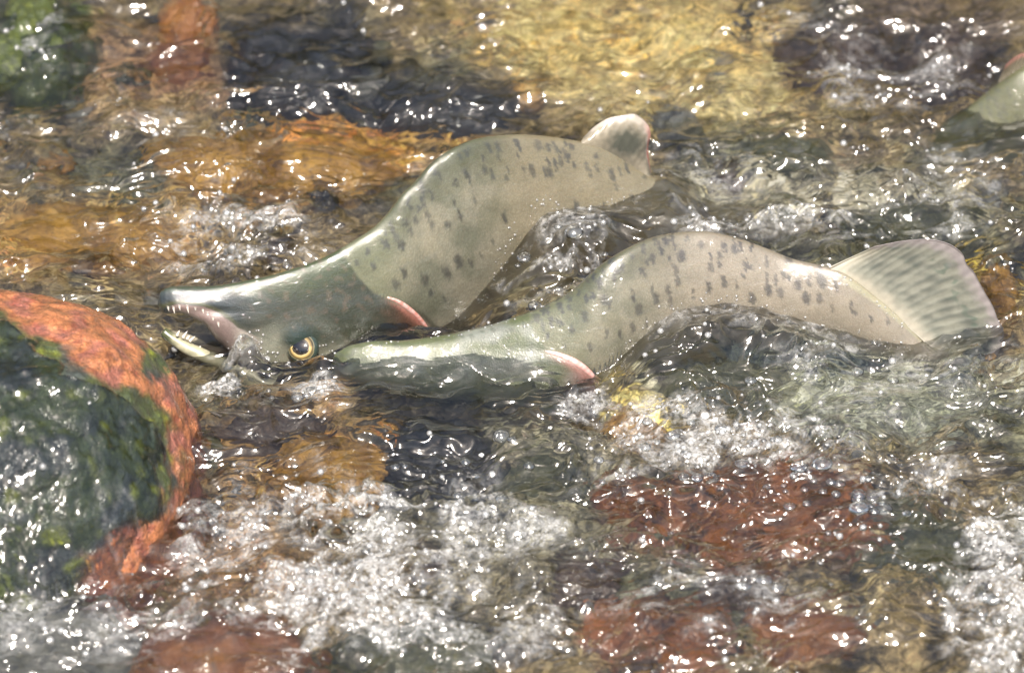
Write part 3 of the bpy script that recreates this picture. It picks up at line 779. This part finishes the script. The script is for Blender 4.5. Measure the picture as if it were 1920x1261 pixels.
mcol = mixc(np.zeros((len(V), 3)) + np.array([.060, .080, .022]), [.045, .055, .045], sstep(0, .3, n3(V * 30, 12)))
mcol = mixc(mcol, [.20, .23, .02], sstep(.22, .5, n3(V * 60 + 3, 14)))
BCOL = mcol * mossy[:, None] + BCOL * (1 - mossy[:, None])
t = NT('boulder_stone'); co = t.geopos()
at = t.n('Attribute', attribute_name='tone').outputs['Color']
a = t.noise(120, 5, .65, co).outputs[0]; b = t.noise(600, 3, .6, co).outputs[0]
cr = t.n('TexVoronoi', feature='DISTANCE_TO_EDGE'); t.set(cr, Scale=34.0); wv2 = t.n('VectorMath', operation='ADD'); t.l(co, wv2.inputs[0]); nzv = t.noise(60, 3, .6, co); vs = t.n('VectorMath', operation='SCALE'); t.l(nzv.outputs[1], vs.inputs[0]); vs.inputs['Scale'].default_value = .03; t.l(vs.outputs[0], wv2.inputs[1]); t.l(wv2.outputs[0], cr.inputs['Vector'])
col = t.mixc(.75, at, t.ramp(a, [(.3, .3), (.7, 1.4)]), 'MULTIPLY'); col = t.mixc(.65, col, t.ramp(b, [(.3, .3), (.7, 1.3)]), 'MULTIPLY')
col = t.mixc(.55, col, t.ramp(cr.outputs['Distance'], [(.0, .25), (.06, 1.)]), 'MULTIPLY')
p = t.princ(Base_Color=col, Roughness=.5, Coat_Weight=1.0, Coat_Roughness=.12, Coat_IOR=1.5)
t.l(t.bump(b, .9, .0016, t.bump(a, .9, .005)), p.inputs['Normal'])
t.l(t.bump(t.noise(110, 3, .55, t.mapv(co, (1, .55, 1), (0, 0, R(25))), .6).outputs[0], .7, .006), p.inputs['Coat Normal'])
boulder = mesh_obj('boulder', V, F, t.m, cols={'tone': BCOL})
tag(boulder, 'wet red boulder with a green mossy face standing left of the gaping fish', 'boulder')
bvb = BVHTree.FromPolygons([tuple(v) for v in V], F)

# ------------------------------------------------------------------ water
wx, wy = axis(-.47, .47, .00078, 60, 44), axis(-.47, .58, .00085, 60, 44)
X, Y = np.meshgrid(wx, wy, indexing='ij'); X = X.astype(np.float32); Y = Y.astype(np.float32)
ctl = []
def cp(px, py, y, s=.03, wgt=1.0):
    p = at_y(px, py, y); ctl.append((p[0], p[1], p[2], s, wgt))
def cpf(f, pts, s=.02, wgt=1.0):
    for a, b in pts:
        loc, _ = f.hit(a, b)
        if loc is not None: ctl.append((loc.x, loc.y, loc.z, s, wgt))
cpf(f1, [(1205,352),(1160,372),(1100,392),(1050,383),(1000,388),(965,420),(948,470),(930,530),(905,580),(870,600),(845,612)], .018, 1.5)
cpf(f2, [(1130,722),(1160,690),(1185,645),(1215,607),(1250,582),(1290,570),(1340,562),(1400,565),(1450,580),(1500,600),(1560,622),(1620,640),(1680,652)], .018, 1.5)
cpf(f1, [(500,704),(540,702),(600,698),(470,650)], .014)
cpf(f2, [(720,640),(800,632),(860,626)], .012, .6)
def cpz(px, py, z, s=.03, wgt=1.0):
    p = at_z(px, py, z); ctl.append((p[0], p[1], z, s, wgt))
for a in [(330,690,-.014),(400,715,-.010),(450,745,-.004),(520,730,-.002),(600,725,.002),(620,740,.004),(700,770,.004)]: cpz(*a)
cpz(375, 640, -.010, .014)
for a in [(300,540,-.004),(420,520,-.006),(560,470,-.006),(700,390,-.006),(800,280,-.004)]: cpz(*a, s=.03)
num = np.zeros_like(X); den = np.full_like(X, .35)
for (a, b, z, s, wg) in ctl:
    k = wg * np.exp(-((X - a) ** 2 + (Y - b) ** 2) / (2 * s * s * 1.6)); num += k * z; den += k
base = num / den
# film of water over the front fish's head
for (a, b, rx, ry, dz) in [(470,666,22,18,.026),(446,668,16,12,.018),(610,700,30,20,.006)]:
    x0, y0, p1, p2 = spot(a, b, rx, ry, .0)
    base += dz * np.exp(-((X - x0) / p1) ** 2 - ((Y - y0) / p2) ** 2)
def area(L, z=0.0, seed=70, nz=.45):
    m = np.zeros_like(X)
    for (a, b, rx, ry, k) in L:
        x0, y0, p1, p2 = spot(a, b, rx, ry, z)
        d = np.hypot((X - x0) / p1, (Y - y0) / p2)
        m = np.maximum(m, k * sstep(1.3, .35, d + nz * NW))
    return m
NW = n2(X / .045, Y / .04, 71) + .6 * n2(X / .016, Y / .014, 72)
foam = area([(60,70,110,90,.45),(640,1120,260,110,1.0),(760,1010,330,110,.75),(430,1000,140,110,.6),(1880,1150,110,130,1.0),(1890,980,100,70,.95),(1330,830,300,70,.75),(1100,760,70,50,.6),(440,440,170,80,.65),(1040,480,120,130,.6),
             (470,645,46,50,1.0),(420,720,60,22,.8),(600,735,70,24,.7),(1330,1120,230,80,.5),(900,1200,260,60,.55),(250,220,160,60,.25),(60,280,110,70,.3),(1800,330,140,100,.4),(1700,900,180,70,.5),(1560,760,200,60,.35),(1460,430,240,45,.7),(1650,720,260,100,.45),(1400,640,260,40,.5),(1780,400,160,60,.5),(1180,640,60,50,.5),(230,1060,120,40,.3),(150,1180,260,80,.55),(1650,150,260,90,.4),(1500,60,160,50,.35),(1330,330,160,60,.4)])
turb = np.clip(.55 + area([(640,1080,420,200,.5),(1500,1050,450,220,.35),(1000,480,140,140,.4),(430,450,220,110,.45),(1400,780,420,130,.35),(550,700,200,80,.3),(1800,400,200,200,.2)]) - area([(880,700,230,70,.12),(1250,120,400,120,.2),(500,850,130,60,.2)]), .12, 1)
far = fall(X, Y)
wu = n2(X / .08, Y / .06, 41); wv_ = n2(X / .08, Y / .06, 42)
ca, sa = math.cos(R(-14)), math.sin(R(-14))
XR = X * ca - Y * sa + .018 * wu; YR = X * sa + Y * ca + .016 * wv_
XR = XR + .005 * n2(X / .02, Y / .018, 43); YR = YR + .005 * n2(X / .02, Y / .018, 44)
def ridge(v): return 1 - 2.2 * np.abs(v)
fw = n2(X / .03, Y / .026, 45); fv = n2(X / .03, Y / .026, 46)
fil = ridge(n2(XR / .052 + .5 * fw, YR / .024 + .5 * fv, 62)) * .6 + ridge(n2(XR / .013 + .6 * fv, YR / .008, 63)) * .4
clump = n2(X / .045, Y / .036, 64)
patch = sstep(-.45, .45, n2(X / .085 + .4 * wu, Y / .06, 66) + .45 * n2(X / .035, Y / .028, 67))
turb = np.clip(turb * (.22 + 1.0 * patch) + .35 * foam, .10, 1.15)
froth = np.clip(foam * 1.25, 0, 1) * sstep(.15, .95, fil * .7 + .6 * foam - .22 + .4 * clump)
XQ = XR + .006 * fw; YQ = YR + .004 * fv
wave = .0070 * n2(X / .17, Y / .11, 51)
wave += (.6 + .4 * turb) * .0110 * n2(XR / .080, YR / .040, 52)
wave += (.25 + .75 * turb) * (.0062 * ridge(n2(XR / .050, YR / .027, 53)) + .0034 * n2(XR / .027, YR / .0165, 54))
wave += turb * (.0022 * ridge(n2(XQ / .026, YQ / .0105, 55)) + .0012 * ridge(n2(XQ / .014, YQ / .0065, 56)) + .0006 * n2(XQ / .0080, YQ / .0044, 59))
wave += np.clip(turb - .5, 0, 1) * (.0052 * ridge(n2(XQ / .024, YQ / .019, 57)) + .0020 * n2(X / .0105, Y / .0095, 58))
d1, _ = worley(X / .0125 + .6 * fw, Y / .0115 + .6 * fv, 60); d2, _ = worley(X / .0062 + .4 * fw, Y / .0058, 61)
wave += froth * (.0036 * np.sqrt(np.clip(.5 - d1 ** 2, 0, 1)) + .0014 * np.sqrt(np.clip(.5 - d2 ** 2, 0, 1)))
near = np.ones_like(X)
for (a, b, z, s, wg) in ctl:
    if s < .019: near = np.minimum(near, 1 - .65 * np.exp(-((X - a) ** 2 + (Y - b) ** 2) / (2 * .014 ** 2)))
Z = base + wave * near * far
# the sheet pouring over the boulder's left and front
def pour(bvh, x0, x1, y0, y1, maskf, filmf, drop=.02):
    ix = np.where((wx > x0) & (wx < x1))[0]; iy = np.where((wy > y0) & (wy < y1))[0]
    HB = np.full((len(ix), len(iy)), -1.0, np.float32)
    for i in range(0, len(ix), 2):
        for j in range(0, len(iy), 2):
            loc, *_ = bvh.ray_cast(Vector((float(wx[ix[i]]), float(wy[iy[j]]), 1)), Vector((0, 0, -1)))
            if loc is not None: HB[i:i + 2, j:j + 2] = loc.z
    xs, ys = X[np.ix_(ix, iy)], Y[np.ix_(ix, iy)]
    fm = maskf(project(np.stack([xs, ys, HB], -1)), xs, ys)
    zf = np.where(HB > -.5, HB + filmf(xs, ys) * fm - drop * (1 - fm), -1)
    Z[np.ix_(ix, iy)] = np.maximum(Z[np.ix_(ix, iy)], zf)
def boulder_mask(PB, xs, ys):
    e = np.interp(PB[..., 1], [540, 600, 640, 700, 730, 760, 800, 900, 960, 1000, 1040], [-40, 10, 90, 130, 210, 270, 300, 320, 310, 260, 240])
    return sstep(26, -30, PB[..., 0] - e + 26 * n2(xs / .03, ys / .03, 80))
def boulder_film(xs, ys):
    xr, yr = xs * .8 + ys * .6, -xs * .6 + ys * .8
    return .0042 + .0022 * n2(xr / .07, yr / .018, 81) + .0016 * n2(xr / .03, yr / .009, 82) + .0012 * n2(xr / .014, yr / .006, 83) + .0008 * n2(xs / .0065, ys / .0065, 84)
pour(bvb, -.47, -.20, -.40, .02, boulder_mask, boulder_film)
def head_film_mask(PB, xs, ys):
    top = np.interp(PB[..., 0], [620, 700, 850, 950, 1040, 1100], [655, 652, 640, 640, 668, 720])
    return sstep(1125, 1060, PB[..., 0]) * sstep(-20, 45, PB[..., 1] - top + 10 * n2(xs / .02, ys / .02, 88))
def head_film(xs, ys):
    xr = xs + .3 * ys
    return .0020 + .0008 * n2(xr / .07, ys / .020, 89) + .0006 * n2(xr / .032, ys / .008, 90) + .0004 * ridge(n2(xr / .016, ys / .006, 91))
pour(f2.bvh, -.16, .09, -.09, .02, head_film_mask, head_film, .006)
water = mesh_obj('water', np.stack([X, Y, Z], -1).reshape(-1, 3), grid_faces(len(wx), len(wy)), M['water'], cols={'foam': (froth * .9).ravel(), 'turb': turb.ravel()})
tag(water, kind='structure')
def water_z(x, y):
    i = np.clip(np.searchsorted(wx, x), 0, len(wx) - 1); j = np.clip(np.searchsorted(wy, y), 0, len(wy) - 1)
    return Z[i, j]

# ------------------------------------------------------------------ foam and bubbles
def scatter(L, rng):
    pts = []
    for (a, b, rx, ry, n) in L:
        q = rng.normal(size=(n, 2)) * .5
        pts.append(np.stack([a + q[:, 0] * rx, b + q[:, 1] * ry], -1))
    pts = np.concatenate(pts)
    k = LENS / 36 * 1920
    xy = np.array([at_z(a, b, 0.0)[:2] for a, b in pts])
    return xy
rg = np.random.RandomState(21)
NB = 260000
qx = rg.uniform(-.47, .47, NB); qy = rg.uniform(-.47, .58, NB)
def at_grid(A, x, y):
    i = np.clip(np.searchsorted(wx, x), 0, len(wx) - 1); j = np.clip(np.searchsorted(wy, y), 0, len(wy) - 1); return A[i, j]
keep = rg.rand(NB) < .007 * at_grid(turb, qx, qy) ** 4 + .09 * at_grid(froth, qx, qy) ** 1.3
xy = np.stack([qx, qy], -1)[keep]
r = .0005 + .0028 * rg.rand(len(xy)) ** 3.5
zz = water_z(xy[:, 0], xy[:, 1]) + r * .1
drops = []
def drip(f, pts, n, spread, yoff=None):
    P = polyline(pts, n)
    for (a, b) in P:
        if rg.rand() < .45 + .35 * math.sin(a / 17): continue
        a += rg.normal() * spread; b += rg.normal() * spread
        if yoff is None:
            loc, nor = f.hit(a, b)
            if loc is not None: drops.append((*loc, .0004 + .0009 * rg.rand() ** 2))
        else: drops.append((*at_y(a, b, yoff), .0005 + .0009 * rg.rand() ** 2))
drip(f2, [(1590,522),(1640,562),(1697,608),(1750,654)], 70, 5)
drip(f2, [(1130,722),(1160,690),(1185,645),(1215,607),(1290,572),(1400,567),(1500,602),(1620,642),(1700,655)], 190, 9)
drip(f1, [(1215,345),(1160,372),(1100,392),(1000,388),(948,470),(930,530),(905,580),(845,612)], 190, 9)
drip(f1, [(432,650),(450,640),(470,620),(485,650),(500,680)], 110, 10)
drip(f1, [(500,680),(640,655),(700,640),(800,630)], 120, 8)
drip(f2, [(640,650),(760,640),(900,615),(1020,575)], 70, 4)
drops = np.array(drops)
xy = np.concatenate([xy, drops[:, :2]]); r = np.concatenate([r, drops[:, 3]]); zz = np.concatenate([zz, drops[:, 2]])
IV, IF = ICO[2]; IF = np.array(IF)
Vb = (IV[None] * r[:, None, None] + np.stack([xy[:, 0], xy[:, 1], zz], -1)[:, None]).reshape(-1, 3)
Fb = (IF[None] + (np.arange(len(xy)) * len(IV))[:, None, None]).reshape(-1, 3)
print('bubbles', len(xy))
fo = mesh_obj('foam', Vb, Fb, M['froth'])
tag(fo, 'mass of tiny clear bubbles and spray crowding the rapids', 'foam', kind='stuff')
BIG = [(1300,890,150,40,10),(1500,915,130,30,24),(1640,960,70,25,10),(1420,850,200,40,12),(1450,1060,230,80,8),(860,900,180,70,12),(1830,1130,60,40,6),(640,1060,200,90,8),(1040,520,90,90,8),(400,470,160,70,6),(560,740,160,30,5),(1250,800,150,40,8),(1560,690,200,60,4)]
xy = scatter(BIG, rg)
IVb, IFb = ICO[4]
proto = None
for k, (x, y) in enumerate(xy):
    rr = .0022 + .0050 * rg.rand() ** 2
    if proto is None:
        o = proto = mesh_obj('bubble', IVb, IFb, M['bubble'])
        tag(o, 'clear round bubble riding on the rapids', 'bubble', 'clear bubbles riding on the rapids')
    else:
        o = proto.copy(); COL.objects.link(o)
    o.location = (x, y, float(water_z(x, y)) + rr * -.1); o.scale = (rr * (1 + .25 * rg.rand()), rr, rr * (.55 + .2 * rg.rand()))

# ------------------------------------------------------------------ the wooded banks (seen mirrored in skin and water)
t = NT('conifer_needles'); n = t.noise(3, 5, .6, t.geopos()).outputs[0]
t.princ(Base_Color=t.mixc(t.ramp(n, [(.35, 0.), (.65, 1.)]), (.018, .03, .010), (.055, .07, .022)), Roughness=.7)
Vt, Ft = [], []
rt = np.random.RandomState(4)
def conifer(x, y, z, h):
    n = 24
    for lv in range(9):
        z0 = z + h * (.08 + lv * .1); rad = h * .21 * (1 - lv / 9.6) * rt.uniform(.8, 1.2)
        for k in range(n // 2):
            a = rt.rand() * 6.28; rr = rad * rt.uniform(.6, 1.15); dw = .11
            b = len(Vt)
            Vt.extend([(x, y, z0 + h * .11), (x + rr * math.cos(a - dw) * .7, y + rr * math.sin(a - dw) * .7, z0 + h * .02), (x + rr * math.cos(a), y + rr * math.sin(a), z0 - h * .03), (x + rr * math.cos(a + dw) * .7, y + rr * math.sin(a + dw) * .7, z0 + h * .02)])
            Ft.append([b, b + 1, b + 2, b + 3])
for k in range(330):
    if k < 240: conifer(rt.uniform(-24, 24), rt.uniform(9, 17), .9, rt.uniform(6, 12))
    else: conifer(rt.uniform(-24, 24), -rt.uniform(11, 18), .9, rt.uniform(3, 6))
fo = mesh_obj('forest', Vt, Ft, t.m, smooth=False)
tag(fo, 'dark conifer wood on both banks mirrored in the water', 'forest', kind='stuff')
